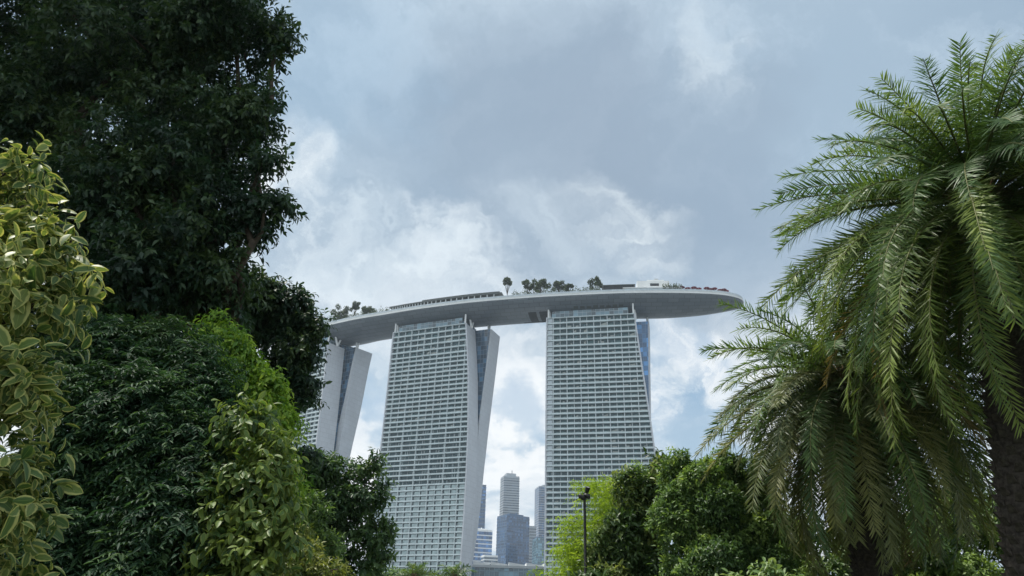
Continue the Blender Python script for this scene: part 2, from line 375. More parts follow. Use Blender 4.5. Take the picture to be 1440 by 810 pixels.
    for (u, v, spread) in ((W_ - .2, 9.2, 1), (W_ + 7.5, 22.0, .5), (2.0, 3.5, .35)):
        for s in (-1, 1):
            m = MB(); m.tube([(u, v, 193.4), (u + .35 * s * spread - .4, v + 3.2 * s * spread, 203.0 if s < 0 else 201)], [.8, .65], 8)
            m.build('strut', MT['strut'], T)
    for u in (1.0, W_ - 1.6):
        m = MB(); m.box(u, u + .9, .4, 1.3, 194.0, 202.2); m.build('roof_post', MT['strut'], T)
    return T
F_R = [(0, 63), (40, 63.3), (64, 64), (90, 64.1), (119, 63.8), (140, 62.7), (156, 62), (179, 59.7), (194, 57.94)]
R_R = [(0, 54), (40, 56.2), (63, 59.3), (77, 60.4), (96, 61.5), (127, 64), (147, 65.9), (170, 68), (194, 70)]
F_L = [(0, -4.5), (92, -2.0), (112, -.8), (145, -.3), (194, 0)]
R_L = [(0, 1), (194, 6)]
hotel_tower('middle hotel tower, pale frosted lower storeys, glass wedge in its grey end wall', (-84.24, 493.34), math.atan2(-.3841, .9233), F_L, F_R, R_R, R_L,
            [4.9 + 10.6 * k for k in range(-1, 7)], 500, 86, 3, (36, 86, 9), dark_rows=((86, 99), (100, 122)))
T3_R = [(0, 70), (40, 69.6), (94, 68.06), (123, 65.6), (150, 62.9), (179, 60.2), (194, 59.06)]
T3_RR = [(0, 58), (90, 63), (136, 65.3), (161, 66.2), (194, 67.6)]
hotel_tower('hotel tower nearest the round deck tip, blue glass behind its slanted edge', (23.49, 458.55), math.atan2(-.21407, .97682), [(0, -.3), (194, 0)], T3_R, T3_RR, R_L,
            [4.85 + 8.95 * k for k in range(0, 8)], 92, 44, 7, (36, 100, -5), dark_rows=((44, 48), (84.5, 92)), strip_glass='blueglass')
a1 = math.radians(-36); o1 = np.array([-135.9, 516.2]) - 57 * np.array([math.cos(a1), math.sin(a1)])
hotel_tower('hotel tower half hidden behind dark tree, blue strip between two grey end walls', (o1[0], o1[1]), a1, F_L,
            [(0, 62), (115, 60.4), (146, 59.8), (177, 58.7), (194, 58)], [(0, 46), (100, 54), (121, 57), (150, 62), (181, 65.6), (194, 67.8)], R_L,
            [4.9 + 10.0 * k for k in range(0, 7)], 500, 20, 11, (108, 190, 20), depth=16.3, gap0=19.2, rear=35.9, uRrf=[(0, 54), (115, 62.2), (147, 65), (176, 66.8), (194, 67)])

# ------------------------------------------------------------------ sky deck
near = [(-186, 549), (-178, 538), (-160, 525.5), (-137, 511.3), (-113.4, 497.4), (-89.1, 486), (-74.5, 479), (-56.6, 471.4), (-27, 460.6), (8.6, 451), (41.9, 444.0), (74.3, 438.6), (101.4, 436.4), (122, 435.9), (136, 437.0), (146, 440.0), (151.5, 443.8), (154.3, 448.2), (155.2, 452.2)]
half = [1, 8, 15, 19, 19, 19, 19, 19, 19, 19, 19, 19, 18.6, 16.6, 13.6, 9.8, 6.6, 3.4, .25]
tang = [-33, -33, -32, -31, -28, -25, -23, -20, -16, -12, -9, -6.5, -4, -2.5, -1, 0, 1, 2, 2]
tt = np.arange(len(near)); S = np.concatenate([np.linspace(0, 12, 73), np.linspace(12, 18, 61)[1:]])
def cr(tab, s):                                             # smooth curve through the table
    tab = np.array(tab, float); i = int(min(max(math.floor(s), 0), len(tab) - 2)); f = s - i
    p0, p1, p2, p3 = tab[max(i - 1, 0)], tab[i], tab[i + 1], tab[min(i + 2, len(tab) - 1)]
    return .5 * ((2 * p1) + (p2 - p0) * f + (2 * p0 - 5 * p1 + 4 * p2 - p3) * f * f + (3 * p1 - p0 - 3 * p2 + p3) * f ** 3)
RIM = 206.4; near = [(x * 1.0069, y * 1.0069) for x, y in near]; DZ = RIM - 205.0
def station(s):
    n = cr(near, s); w = max(.2, float(cr(half, s))); a = math.radians(float(cr(tang, s)))
    return n, w, np.array([-math.sin(a), math.cos(a)])
def hullpt(s, phi, off=0.0):                                # phi 0 = near rim, pi = far rim
    n, w, d = station(s); dep = 7.9 * (w / 19) ** .75
    x = w * (1 - math.cos(phi)); z = RIM - dep * max(0.0, math.sin(phi)) ** 1.15
    p = n + d * (x - off * math.cos(phi)); return (p[0], p[1], z - off * math.sin(phi))
def deckpt(s, into, z):
    n, w, d = station(s); p = n + d * into; return (p[0], p[1], z)
SP = thing('sky_deck', 'long grey boat shaped roof deck lying across all three towers', 'roof deck')
m = MB(); m.quadgrid([[hullpt(s, math.pi * k / 26) for k in range(27)] for s in S])
hull_m = bpy.data.materials.new('hull_panels'); hull_m.use_nodes = True; q = NT(hull_m.node_tree); bs = q.n['Principled BSDF']
t = q.new('ShaderNodeTexCoord').outputs['UV']; br = q.new('ShaderNodeTexBrick'); q.set(br.inputs['Vector'], t); br.inputs['Scale'].default_value = 1
br.inputs['Mortar Size'].default_value = .13; br.inputs['Brick Width'].default_value = 7.0; br.inputs['Row Height'].default_value = 3.1; br.inputs['Mortar Smooth'].default_value = .3
for k_, c_ in (('Color1', (.115, .14, .165)), ('Color2', (.165, .19, .215)), ('Mortar', (.05, .062, .074))): br.inputs[k_].default_value = (*c_, 1)
q.set(bs.inputs['Base Color'], q.mix(q.rng(q.noise(t, .08, 4, .6), .35, .7, 0, .35), br.outputs[0], (.15, .18, .205))); bs.inputs['Roughness'].default_value = .42; bs.inputs['Metallic'].default_value = .25
hull = m.build('hull', hull_m, SP, True)
uv = hull.data.uv_layers.new(name='UVMap'); slen = np.concatenate([[0], np.cumsum([np.linalg.norm(np.array(hullpt(S[i + 1], 1.2)) - np.array(hullpt(S[i], 1.2))) for i in range(len(S) - 1)])])
for li, lp in enumerate(hull.data.loops):
    i, k = divmod(lp.vertex_index, 27); uv.data[li].uv = (slen[i], k * 1.55)
m = MB(); m.quadgrid([[deckpt(s, .3, RIM - .02), deckpt(s, max(.4, 2 * station(s)[1] - .3), RIM - .02)] for s in S]); m.build('deck_floor', MT['concrete'], SP)
def ring(z0, z1, o0, o1):
    m = MB(); 
    for side in (0, 1):
        rows = []
        for s in S:
            w2 = 2 * station(s)[1]; a, c = (o0, o1) if side == 0 else (w2 - o0, w2 - o1)
            rows.append([deckpt(s, a, z0), deckpt(s, a, z1), deckpt(s, c, z1), deckpt(s, c, z0)])
        m.quadgrid(rows, 0, True)
    return m
ring(RIM - .35, RIM + .35, -.45, .25).build('rim', MT['white'], SP)
ring(RIM + .35, RIM + 1.7, .1, .35).build('parapet', MT['concrete'], SP)
ring(RIM + 1.7, RIM + 2.9, .5, .58).build('railing', MT['rail'], SP)
def patch(s0, s1, p0, p1, off=.12):
    m = MB(); m.quadgrid([[hullpt(s0 + (s1 - s0) * i / 6, p0 + (p1 - p0) * k / 8, off) for k in range(9)] for i in range(7)]); return m
for (s0, s1, p0, p1) in ((9.02, 9.18, 1.05, 1.9), (9.24, 9.40, 1.05, 1.9), (8.85, 9.75, 1.92, 2.06)):
    patch(s0, s1, p0, p1).build('hull_vent', MT['dark'], SP)
for i in range(8):
    patch(9.95 + i * .13, 10.04 + i * .13, .82 + .02 * (i % 3), 1.0).build('hull_light_recess', MT['steel'], SP)
# long dark canopy on the deck
PV = thing('deck_canopy', 'long low dark canopy with open sides on the left half of the sky deck', 'canopy')
def strip(s0, s1, i0, i1, z0, z1, n=30):
    m = MB(); rows = []; z0 += DZ; z1 += DZ
    for k in range(n + 1):
        s = s0 + (s1 - s0) * k / n; rows.append([deckpt(s, i0, z0), deckpt(s, i1, z0), deckpt(s, i1, z1), deckpt(s, i0, z1)])
    m.quadgrid(rows, 0, True); m.poly(rows[0][::-1]); m.poly(rows[-1]); return m
strip(5.0, 8.55, 3.0, 12, 211.0, 211.9).build('roof', MT['steel'], PV)
strip(6.6, 8.5, 4.0, 12, 212.0, 213.2).build('upper_roof', MT['steel'], PV)
strip(5.1, 8.45, 8.0, 11, 205.1, 210.98).build('back_wall', MT['dark'], PV)
for k in range(26):
    s = 5.15 + k * .13; c = deckpt(s, 3.6, 0); m = MB(); m.box(c[0] - .35, c[0] + .35, c[1] - .35, c[1] + .35, 205.1 + DZ, 210.98 + DZ); m.build('column', MT['concrete'], PV)
DB = thing('dark_pavilion', 'small dark rooftop box beside a round tree on the sky deck', 'rooftop room')
strip(10.55, 11.2, 4, 10, 205.1, 212.4, 6).build('wall', MT['dark'], DB); strip(10.52, 11.23, 3.6, 10.4, 212.4, 212.9, 6).build('roof', MT['steel'], DB)
WB = thing('white_pavilion', 'white rooftop building rising above the trees on the sky deck', 'rooftop room')
strip(11.3, 12.15, 12, 22, 205.1, 219.2, 8).build('wall', MT['white'], WB); strip(11.55, 12.0, 13, 20, 219.2, 220.4, 6).build('upper_storey', MT['white'], WB)
strip(11.75, 11.85, 14, 16, 220.4, 221.8, 3).build('roof_plant', MT['concrete'], WB); strip(11.62, 11.85, 11.8, 12.05, 215.4, 217.2, 3).build('window', MT['dark'], WB)
LB = thing('bar_pavilion', 'low white flat roofed bar in front of the white rooftop building', 'rooftop room')
strip(11.0, 12.4, 3, 9, 205.1, 209.6, 8).build('wall', MT['rail'], LB); strip(10.95, 12.45, 2.6, 9.4, 209.6, 210.1, 8).build('roof', MT['white'], LB)
words = ['first', 'second', 'third', 'fourth', 'fifth', 'sixth', 'seventh', 'eighth', 'ninth', 'tenth', 'eleventh', 'twelfth']
for k in range(10):
    s = 12.45 + k * .2 + (.12 if k > 3 else 0) + (.15 if k > 6 else 0); p = deckpt(s, 3.4 + (k % 2) * 1.5, RIM)
    U = thing('parasol', f'{words[k]} red parasol counted from the hedge towards the round tip of the deck', 'parasol', p, 0, 'red parasols on the sky deck')
    m = MB(); m.lathe([(.02, 6.3), (1.0, 5.95), (2.0, 5.5), (2.0, 5.2)], 8); m.build('canopy', MT['red'], U)
    m = MB(); m.tube([(0, 0, 0), (0, 0, 6.25)], [.06, .05], 6); m.build('pole', MT['strut'], U)

# ------------------------------------------------------------------ city behind
def office(name, label, px0, px1, pytop, Y, rz, depth, wallm, glassm, floor_h, band, seed, crown=None, z0=0.0, cat='office tower', bay=None):
    pc = aty((px0 + px1) / 2, pytop, Y); w = mpp((px0 + px1) / 2, pytop, Y) * (px1 - px0)
    h = pc[2]; w_ = w / (abs(math.cos(rz)) + abs(math.sin(rz)) * depth)
    d_ = w_ * depth
    O = thing(name, label, cat, (pc[0], Y + w, 0), rz)
    m = MB(); m.box(-w_ / 2, w_ / 2, -d_ / 2, d_ / 2, 0, h); m.build('wall', wallm, O)
    n = 0; z = h - floor_h * 1.2
    while z > h * .25:
        m = MB(); m.box(-w_ / 2 - .25, w_ / 2 + .25, -d_ / 2 - .25, d_ / 2 + .25, z, z + floor_h * band)
        if n < 90: o = m.build('window_band', glassm, O); uvbox(o)
        z -= floor_h; n += 1
    if bay:
        m = MB()
        k = int(w_ / bay)
        for i in range(k + 1):
            u = -w_ / 2 + i * w_ / k; m.box(u - .3, u + .3, -d_ / 2 - .6, d_ / 2 + .6, 0, h)
        m.build('mullions', wallm, O)
    if crown:
        m = MB(); m.box(-w_ * .3, w_ * .32, -d_ * .3, d_ * .3, h, h + crown); m.box(w_ * .1, w_ * .14, -1, 1, h + crown, h + crown * 2.2); m.build('roof_plant', wallm, O)
    return O, w_, d_, h
MT['c_pale'] = mat('pale_stone', (.36, .40, .44), .7, .3, var=.12, scale=.05)
MT['c_slate'] = mat('slate_blue_cladding', (.055, .115, .21), .4, .5, var=.1, scale=.05)
MT['c_slglass'] = gridglass('slate_office_glass', (.035, .08, .165), (.07, .13, .22), 3.2, 4.0, .12)
MT['c_navy'] = mat('navy_cladding', (.08, .12, .17), .4, .5, var=.1, scale=.05)
MT['c_blue'] = gridglass('blue_office_glass', (.05, .13, .29), (.12, .2, .34), 4, 9, .1)
MT['c_win'] = gridglass('grey_office_glass', (.04, .065, .10), (.14, .18, .22), 3.2, 9, .2)
MT['c_teal'] = gridglass('teal_office_glass', (.10, .19, .24), (.2, .3, .34), 3.2, 3.8, .14)
office('office_tower', 'tall pale stone office tower with rows of dark slots, between two hotel towers', 704, 731, 666, 1420, .25, .9, MT['c_pale'], MT['c_win'], 4.6, .4, 1, 6)
office('office_tower', 'broad slate blue office block in front of the pale stone tower', 699, 746, 720, 1250, .55, .7, MT['c_slate'], MT['c_slglass'], 5.2, .72, 2, 3)
office('office_tower', 'narrow navy office tower peeping out behind the middle hotel tower', 655, 683.5, 678, 1380, .1, .8, MT['c_navy'], MT['c_blue'], 6.5, .6, 3)
office('office_tower', 'blue glass office block with white bands beside the middle hotel tower', 652, 692, 741, 1150, .3, .8, MT['white'], MT['c_blue'], 6.2, .72, 4, 2)
office('office_tower', 'low white office annex at the foot of the blue banded block', 676, 700, 779, 1120, .3, .8, MT['white'], MT['c_win'], 4.6, .6, 5)
office('office_tower', 'slim pale grey tower just right of the slate blue block', 744, 754, 739, 1480, .1, 1, MT['c_pale'], MT['c_win'], 5.5, .35, 6)
office('office_tower', 'tall grey blue tower half hidden by the right hand hotel tower', 754, 790, 680, 1500, .2, .8, MT['c_pale'], MT['c_slglass'], 4.6, .7, 7, 4)
office('office_tower', 'teal glass tower low beside the edge of the right hand hotel tower', 751, 800, 752, 1180, .15, .8, MT['c_slate'], MT['c_teal'], 4.2, .86, 8)
# low glass hall between the towers
cA = aty(640, 800, 520); cB = aty(790, 800, 520)
CH = thing('glass_hall', 'low teal glass hall with white sawtooth roof panels between the hotel towers', 'hall', (cA[0], 520, 0))
Wc = cB[0] - cA[0]; zt = aty(700, 789, 520)[2]
m = MB(); m.box(0, Wc, 0, 60, 0, zt - 4.2); o = m.build('wall', MT['c_teal'], CH); uvbox(o)
m = MB(); m.box(-1, Wc + 1, -1, 61, zt - 4.2, zt - 2.6); m.build('fascia', MT['concrete'], CH)
for k in range(6):
    u = k * Wc / 6; m = MB(); m.hexa([(u, -.6, zt - 2.6), (u + Wc / 6 - .8, -.6, zt - 2.6), (u + Wc / 6 - .8, 58, zt - 2.6), (u, 58, zt - 2.6), (u, -.6, zt - .1 - .15 * k), (u + Wc / 6 - .8, -.6, zt - 2.0), (u + Wc / 6 - .8, 58, zt + .5), (u, 58, zt + 2.2)])
    m.build('roof_panel', MT['white'], CH)

# ------------------------------------------------------------------ street lamp
LY = 19.5; lp = aty(823.6, 808, LY); top = aty(821.8, 700, LY)
SL = thing('street_lamp', 'black lamp post with floodlight heads in front of the lime green bamboo', 'street lamp', (lp[0], LY, 0))
hz = top[2]; m = MB(); m.tube([(0, 0, 0), (0, 0, .5), (0, 0, .52), (0, 0, hz)], [.07, .07, .042, .034], 14); m.build('pole', MT['lamp'], SL, True)
m = MB(); m.box(-.15, .15, -.03, .03, hz - .02, hz + .03); m.tube([(0, 0, hz), (0, 0, hz + .13)], [.03, .03], 8); m.build('cross_arm', MT['lamp'], SL)
for (dx, dz, ry, rz_) in ((-.08, -.08, .95, .5), (.075, .10, -.85, -.4), (.06, -.05, .7, .2)):
    m = MB(); m.lathe([(.01, -.085), (.038, -.08), (.058, -.02), (.064, .06), (.064, .077), (.058, .077)], 14)
    h = m.build('floodlight', MT['lamp'], SL, True); h.location = (dx, -.02, hz + .1 + dz); h.rotation_euler = (.3, ry + 1.2, rz_)
    m = MB(); m.lathe([(.002, .07), (.058, .07)], 14); m.build('lens', MT['lens'], h)

# ------------------------------------------------------------------ foliage
def unit(a): return a / (np.linalg.norm(a, axis=-1, keepdims=True) + 1e-9)
T_TRI = (np.array([[0, 0, 0], [.45, .5, .10], [1, 0, -.06], [.45, -.5, .10]]), [(0, 1, 2), (0, 2, 3)])
T_MID = (np.array([[0, 0, 0], [.28, .42, .09], [.68, .42, .06], [1, 0, -.12], [.68, -.42, .06], [.28, -.42, .09], [.5, 0, 0]]), [(0, 6, 1), (1, 6, 2), (2, 6, 3), (3, 6, 4), (4, 6, 5), (5, 6, 0)])
_xs = [.08, .25, .5, .75, .92]; _ws = [.20, .43, .5, .38, .17]
_v = [[0, 0, 0]]; 
for x_, w_ in zip(_xs, _ws): _v += [[x_, w_, .09 * w_ * 2 - .2 * x_ * x_], [x_, 0, -.2 * x_ * x_], [x_, -w_, .09 * w_ * 2 - .2 * x_ * x_]]
_v += [[1, 0, -.2]]
_f = [(0, 2, 1), (0, 3, 2)]
for i in range(4):
    a_ = 1 + 3 * i; _f += [(a_, a_ + 1, a_ + 4, a_ + 3), (a_ + 1, a_ + 2, a_ + 5, a_ + 4)]
_f += [(13, 14, 16), (14, 15, 16)]
T_BIG = (np.array(_v, float), _f)
def leaves(name, m, parent, base, axis, nrm, L, Wd, rnd, tmpl, uv=False, smooth=False):
    TV, TF = tmpl; N = len(base); k = len(TV)
    axis = unit(axis); side = unit(np.cross(nrm, axis)); nn = np.cross(axis, side)
    V = base[:, None, :] + (L[:, None, None] * TV[None, :, 0:1]) * axis[:, None, :] + (Wd[:, None, None] * TV[None, :, 1:2]) * side[:, None, :] + (L[:, None, None] * TV[None, :, 2:3]) * nn[:, None, :]
    V = V.reshape(-1, 3); me = bpy.data.meshes.new(name)
    lens = np.array([len(f) for f in TF]); flat = np.concatenate([np.array(f) for f in TF])
    idx = (np.arange(N)[:, None] * k + flat[None, :]).ravel()
    me.vertices.add(len(V)); me.vertices.foreach_set('co', V.astype(np.float32).ravel())
    me.loops.add(len(idx)); me.loops.foreach_set('vertex_index', idx.astype(np.int32))
    tot = np.tile(lens, N); st = np.concatenate([[0], np.cumsum(tot)[:-1]])
    me.polygons.add(len(tot)); me.polygons.foreach_set('loop_start', st.astype(np.int32)); me.polygons.foreach_set('loop_total', tot.astype(np.int32))
    me.update(calc_edges=True)
    at = me.attributes.new('rnd', 'FLOAT', 'POINT'); at.data.foreach_set('value', np.repeat(rnd, k).astype(np.float32))
    if uv:
        ul = me.uv_layers.new(name='UVMap'); tu = np.stack([TV[:, 0], np.abs(TV[:, 1]) / np.maximum(.02, np.interp(TV[:, 0], [0, .08, .25, .5, .75, .92, 1], [.02, .2, .43, .5, .38, .17, .02]))], 1)
        tu[TV[:, 0] >= .99, 1] = 1
        ul.data.foreach_set('uv', np.tile(tu[flat], (N, 1)).astype(np.float32).ravel())
    if smooth: me.polygons.foreach_set('use_smooth', np.ones(len(tot), bool))
    me.materials.append(m)
    return link(bpy.data.objects.new(name, me), parent)
def crown_points(rng, blobs, n, sub=10, subr=(.25, .42), shell=.5, back=.35):
    """blobs: (centre, radii).  Each blob carries smaller clumps on its surface; twigs start in those clumps."""
    subs = []; wt = []
    for c, r in blobs:
        c = np.array(c); r = np.array(r, float) * np.ones(3)
        for i in range(sub):
            d = unit(rng.normal(size=3)); rr = rng.uniform(.45, .85)
            subs.append((c + d * r * rr, r * rng.uniform(*subr))); wt.append(np.mean(subs[-1][1]) ** 2)
        subs.append((c, r * .62)); wt.append(np.mean(r * .62) ** 2 * .45)
    wt = np.array(wt); wt /= wt.sum()
    pick = rng.choice(len(subs), n * 2, p=wt); cs = np.array([s_[0] for s_ in subs])[pick]; rs = np.array([s_[1] for s_ in subs])[pick]
    d = unit(rng.normal(size=(n * 2, 3))); d[:, 2] = np.where(d[:, 2] < -.2, d[:, 2] * .6, d[:, 2]); d = unit(d)
    rad = rng.uniform(shell, 1.0, n * 2)[:, None]; p = cs + d * rs * rad
    toc = unit(EYEP - p); keep = (np.sum(d * toc, 1) > -.15) | (rng.random(n * 2) < back)
    keep &= p[:, 2] > .05
    p, d, pick = p[keep][:n], d[keep][:n], pick[keep][:n]
    return p, d, pick
def twigs(rng, p, d, m, tl, sag, L, asp, droop, tone, jitter=.35, flat=0.0, up=.7, lvar=.3, out=.55):
    """m leaves along a short bending twig from every point"""
    N = len(p); g3 = np.array([0, 0, -1.0])
    tw = unit(d + rng.normal(size=(N, 3)) * jitter + np.array([0, 0, .15]))
    t = (np.arange(m) + .5) / m
    base = p[:, None, :] + tw[:, None, :] * (tl * t[None, :, None]) + g3 * (sag * tl * (t ** 2)[None, :, None])
    tan = unit(tw[:, None, :] + g3 * (2 * sag * t[None, :, None]))
    s1 = unit(np.cross(tan, np.array([0, 0, 1.0])[None, None] + rng.normal(size=(N, 1, 3)) * .2)); s2 = np.cross(s1, tan)
    ang = (np.arange(m) * 2.4)[None, :] + rng.uniform(0, 6.28, (N, 1)) if flat == 0 else np.where(np.arange(m) % 2 == 0, 0, math.pi)[None, :] + rng.normal(size=(N, m)) * (1 - flat)
    rad = s1 * np.cos(ang)[..., None] + s2 * np.sin(ang)[..., None]
    ax = unit(tan * .55 + rad * .85 + g3 * droop + rng.normal(size=(N, m, 3)) * .22)
    nr = unit(np.array([0, 0, up]) + rad * .25 + tan * .25 + d[:, None, :] * out + rng.normal(size=(N, m, 3)) * .3)
    ll = L * (1 + rng.uniform(-lvar, lvar, (N, m))) * (1 - .25 * np.abs(t - .45))[None, :]
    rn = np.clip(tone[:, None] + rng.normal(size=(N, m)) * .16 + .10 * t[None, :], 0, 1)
    return base.reshape(-1, 3), ax.reshape(-1, 3), nr.reshape(-1, 3), ll.ravel(), (ll * asp).ravel(), rn.ravel()
def px_blob(px, py, rpx, Y, rpy=None, dep=.8):
    c = aty(px, py, Y); k = mpp(px, py, Y); return (c, (rpx * k, rpx * k * dep, (rpy or rpx) * k))
def limb(m, a, b_, r0, r1, rng, n=6, wob=.06, sides=7):
    a, b_ = np.array(a, float), np.array(b_, float); L = np.linalg.norm(b_ - a); pts = []
    for i in range(n + 1):
        t = i / n; pts.append(a + (b_ - a) * t + rng.normal(size=3) * wob * L * (t * (1 - t) * 2) + np.array([0, 0, .10 * L * math.sin(math.pi * t)]))
    m.tube(pts, [r0 + (r1 - r0) * (i / n) for i in range(n + 1)], sides); return pts
def tree(name, label, cat, seed, blobs, root, trunk_r, lm, n, m, tl, sag, L, asp, droop, tmpl=T_TRI, sub=10, subr=(.25, .42), shell=.5, tone_s=.2, flat=0.0, uv=False, group=None, back=.35, up=.7, fork=.45, tone0=.45, jitter=.35, lv=.16):
    rng = np.random.default_rng(seed); root = np.array([root[0], root[1], 0.0])
    T = thing(name, label, cat, root, 0, group); off = root
    p, d, pick = crown_points(rng, blobs, n, sub, subr, shell, back)
    ct = rng.normal(size=pick.max() + 1) * tone_s + tone0
    arr = twigs(rng, p, d, m, tl, sag, L, asp, droop, np.clip(ct[pick], .02, .98), jitter=jitter, flat=flat, up=up)
    arr = (arr[0], arr[1], arr[2], arr[3] * sv, arr[4] * sv, arr[5]) if (sv := np.exp(rng.normal(size=len(arr[3])) * lv)) is not None else arr
    leaves('crown', lm, T, arr[0] - off, *arr[1:], tmpl, uv)
    b = MB(); cz = np.mean([c[2] for c, r in blobs]); fk = np.array([root[0], root[1], max(.5, cz * fork)])
    cxy = np.mean([c for c, r in blobs], 0); fk[:2] += (cxy[:2] - root[:2]) * .3
    limb(b, root - off, fk - off, trunk_r, trunk_r * .75, rng, 6, .03, 10)
    for c, r in blobs: limb(b, fk - off, np.array(c) + rng.normal(size=3) * .1 - off, trunk_r * .45, trunk_r * .08, rng, 7, .07)
    q = rng.choice(len(p), min(60, len(p)), replace=False)
    for i in q:
        j = int(np.argmin([np.linalg.norm(p[i] - c) for c, r in blobs])); limb(b, np.array(blobs[j][0]) - off, p[i] - off, trunk_r * .12, .006, rng, 3, .05, 4)
    b.build('trunk', MT['bark'], T, True)
    return T
LM = {}
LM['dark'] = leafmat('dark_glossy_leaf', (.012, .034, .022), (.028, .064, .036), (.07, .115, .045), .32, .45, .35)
LM['pin'] = leafmat('dark_pinnate_leaf', (.013, .04, .022), (.03, .075, .037), (.075, .14, .05), .3, .6, .2)
LM['lime'] = leafmat('lime_vine_leaf', (.06, .15, .025), (.17, .30, .04), (.31, .44, .065), .42, .5, .3)
LM['vari'] = leafmat('variegated_leaf', (.04, .085, .03), (.075, .135, .04), (.16, .21, .06), .3, .48, .28, edge=(.38, .39, .14))
LM['vari2'] = leafmat('margined_leaf', (.035, .08, .028), (.07, .135, .036), (.18, .24, .055), .32, .48, .28, edge=(.17, .22, .055))
LM['mid'] = leafmat('mid_green_leaf', (.045, .095, .03), (.105, .185, .052), (.23, .33, .09), .36, .45, .38)
LM['yel'] = leafmat('yellow_green_leaf', (.07, .11, .025), (.14, .18, .04), (.24, .26, .07), .35, .45, .35)
LM['bamboo'] = leafmat('bamboo_leaf', (.16, .26, .025), (.27, .40, .04), (.40, .52, .08), .45, .5, .3)
LM['broad'] = leafmat('broad_glossy_leaf', (.03, .065, .02), (.075, .135, .036), (.24, .29, .09), .32, .42, .4)
LM['front'] = leafmat('pale_front_leaf', (.07, .13, .05), (.12, .20, .07), (.22, .30, .12), .32, .45, .3)
LM['young'] = leafmat('open_tree_leaf', (.02, .05, .024), (.045, .095, .04), (.10, .17, .06), .34, .45, .3)
LM['roof'] = leafmat('roof_garden_leaf', (.03, .05, .03), (.05, .08, .045), (.08, .11, .06), .3, .6, .3)
LM['palm'] = leafmat('palm_leaflet', (.04, .09, .032), (.085, .15, .046), (.20, .26, .06), .34, .48, .38)
LM['palm_dead'] = leafmat('dry_palm_leaflet', (.10, .075, .035), (.17, .13, .06), (.27, .21, .10), .25, .6, .25)
LM['palm_old'] = leafmat('old_palm_leaflet', (.055, .085, .035), (.11, .14, .055), (.22, .225, .085), .32, .48, .36)

# far left rubber plant, close to the camera
bl = [px_blob(*a) for a in ((-40, 300, 90, 4.6, 110), (22, 235, 36, 4.5, 32), (-10, 420, 90, 4.4, 90), (50, 350, 50, 4.6, 42), (60, 410, 42, 4.5, 50), (112, 368, 24, 4.7, 13), (-20, 580, 78, 4.3, 110), (38, 520, 40, 4.4, 80), (-45, 740, 80, 4.2, 100), (12, 700, 34, 4.3, 70), (-60, 880, 90, 4.2, 80))]
tree('rubber_plant', 'tall variegated rubber plant with cream edged leaves at the left edge', 'shrub', 21, bl, (-3.6, 4.6), .09, LM['vari'], 820, 7, .26, .25, .100, .48, .4, T_BIG, sub=7, subr=(.3, .55), shell=.25, uv=True, up=.35, tone_s=.26, lv=.28, jitter=.55)
# the huge dark tree
bl = [px_blob(*a) for a in ((330, 40, 88, 12, 105), (330, 175, 74, 12, 90), (318, 300, 80, 12, 72), (250, 110, 130, 12.6, 150), (120, 40, 170, 12.6, 150), (20, 150, 150, 12.8, 170), (190, 290, 140, 12.8, 130), (80, 330, 130, 12.6, 130), (200, 420, 100, 12.6, 75), (300, 400, 70, 12.2, 62), (110, 450, 110, 12.6, 75), (280, -90, 170, 12.4, 110), (80, -120, 220, 12.6, 140), (-90, 60, 150, 12.6, 200), (-90, 330, 150, 12.8, 160), (375, 225, 28, 11.8, 26), (385, 290, 24, 11.8, 18), (385, 45, 24, 11.9, 60), (150, 250, 90, 11.6, 80), (235, 330, 80, 11.5, 70), (170, 390, 90, 11.5, 60), (250, 220, 80, 11.7, 60))]
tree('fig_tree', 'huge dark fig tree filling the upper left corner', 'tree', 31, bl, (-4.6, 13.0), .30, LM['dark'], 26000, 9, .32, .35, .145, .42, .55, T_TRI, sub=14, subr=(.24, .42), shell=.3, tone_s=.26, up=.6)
# drooping tree in front of the far tower
bl = [px_blob(*a) for a in ((350, 415, 62, 16, 35), (395, 450, 62, 16, 48), (425, 500, 36, 15.8, 40), (440, 455, 26, 15.8, 20), (432, 545, 22, 15.6, 24), (385, 590, 26, 15.6, 30), (340, 460, 50, 16.4, 40), (380, 530, 44, 16, 60), (375, 640, 30, 15.8, 26), (432, 640, 20, 15.8, 9))]
tree('hanging_tree', 'dark tree with drooping boughs hanging before the half hidden tower', 'tree', 33, bl, (-5.6, 16.4), .20, LM['dark'], 2600, 8, .28, .45, .14, .46, .6, T_MID, sub=9, subr=(.28, .46), shell=.3, tone_s=.2)
# dark pinnate shrub
bl = [px_blob(*a) for a in ((215, 570, 90, 8.4, 85), (150, 630, 90, 8.3, 120), (250, 640, 80, 8.2, 110), (175, 492, 46, 8.7, 30), (225, 478, 34, 8.8, 22), (265, 500, 34, 8.7, 30), (100, 500, 34, 8.9, 40), (135, 470, 26, 8.9, 22), (110, 760, 120, 8, 100), (240, 760, 95, 7.9, 110), (290, 560, 40, 8.6, 60), (70, 700, 70, 8.3, 110), (120, 550, 50, 8.7, 50), (280, 700, 60, 8.0, 60))]
tree('pinnate_shrub', 'large dark shrub of feathery drooping sprays under the fig tree', 'shrub', 41, bl, (-3.7, 8.6), .12, LM['pin'], 8500, 15, .46, .5, .085, .30, .35, T_TRI, sub=18, subr=(.2, .42), shell=.35, flat=.85, tone_s=.22, up=1.1)
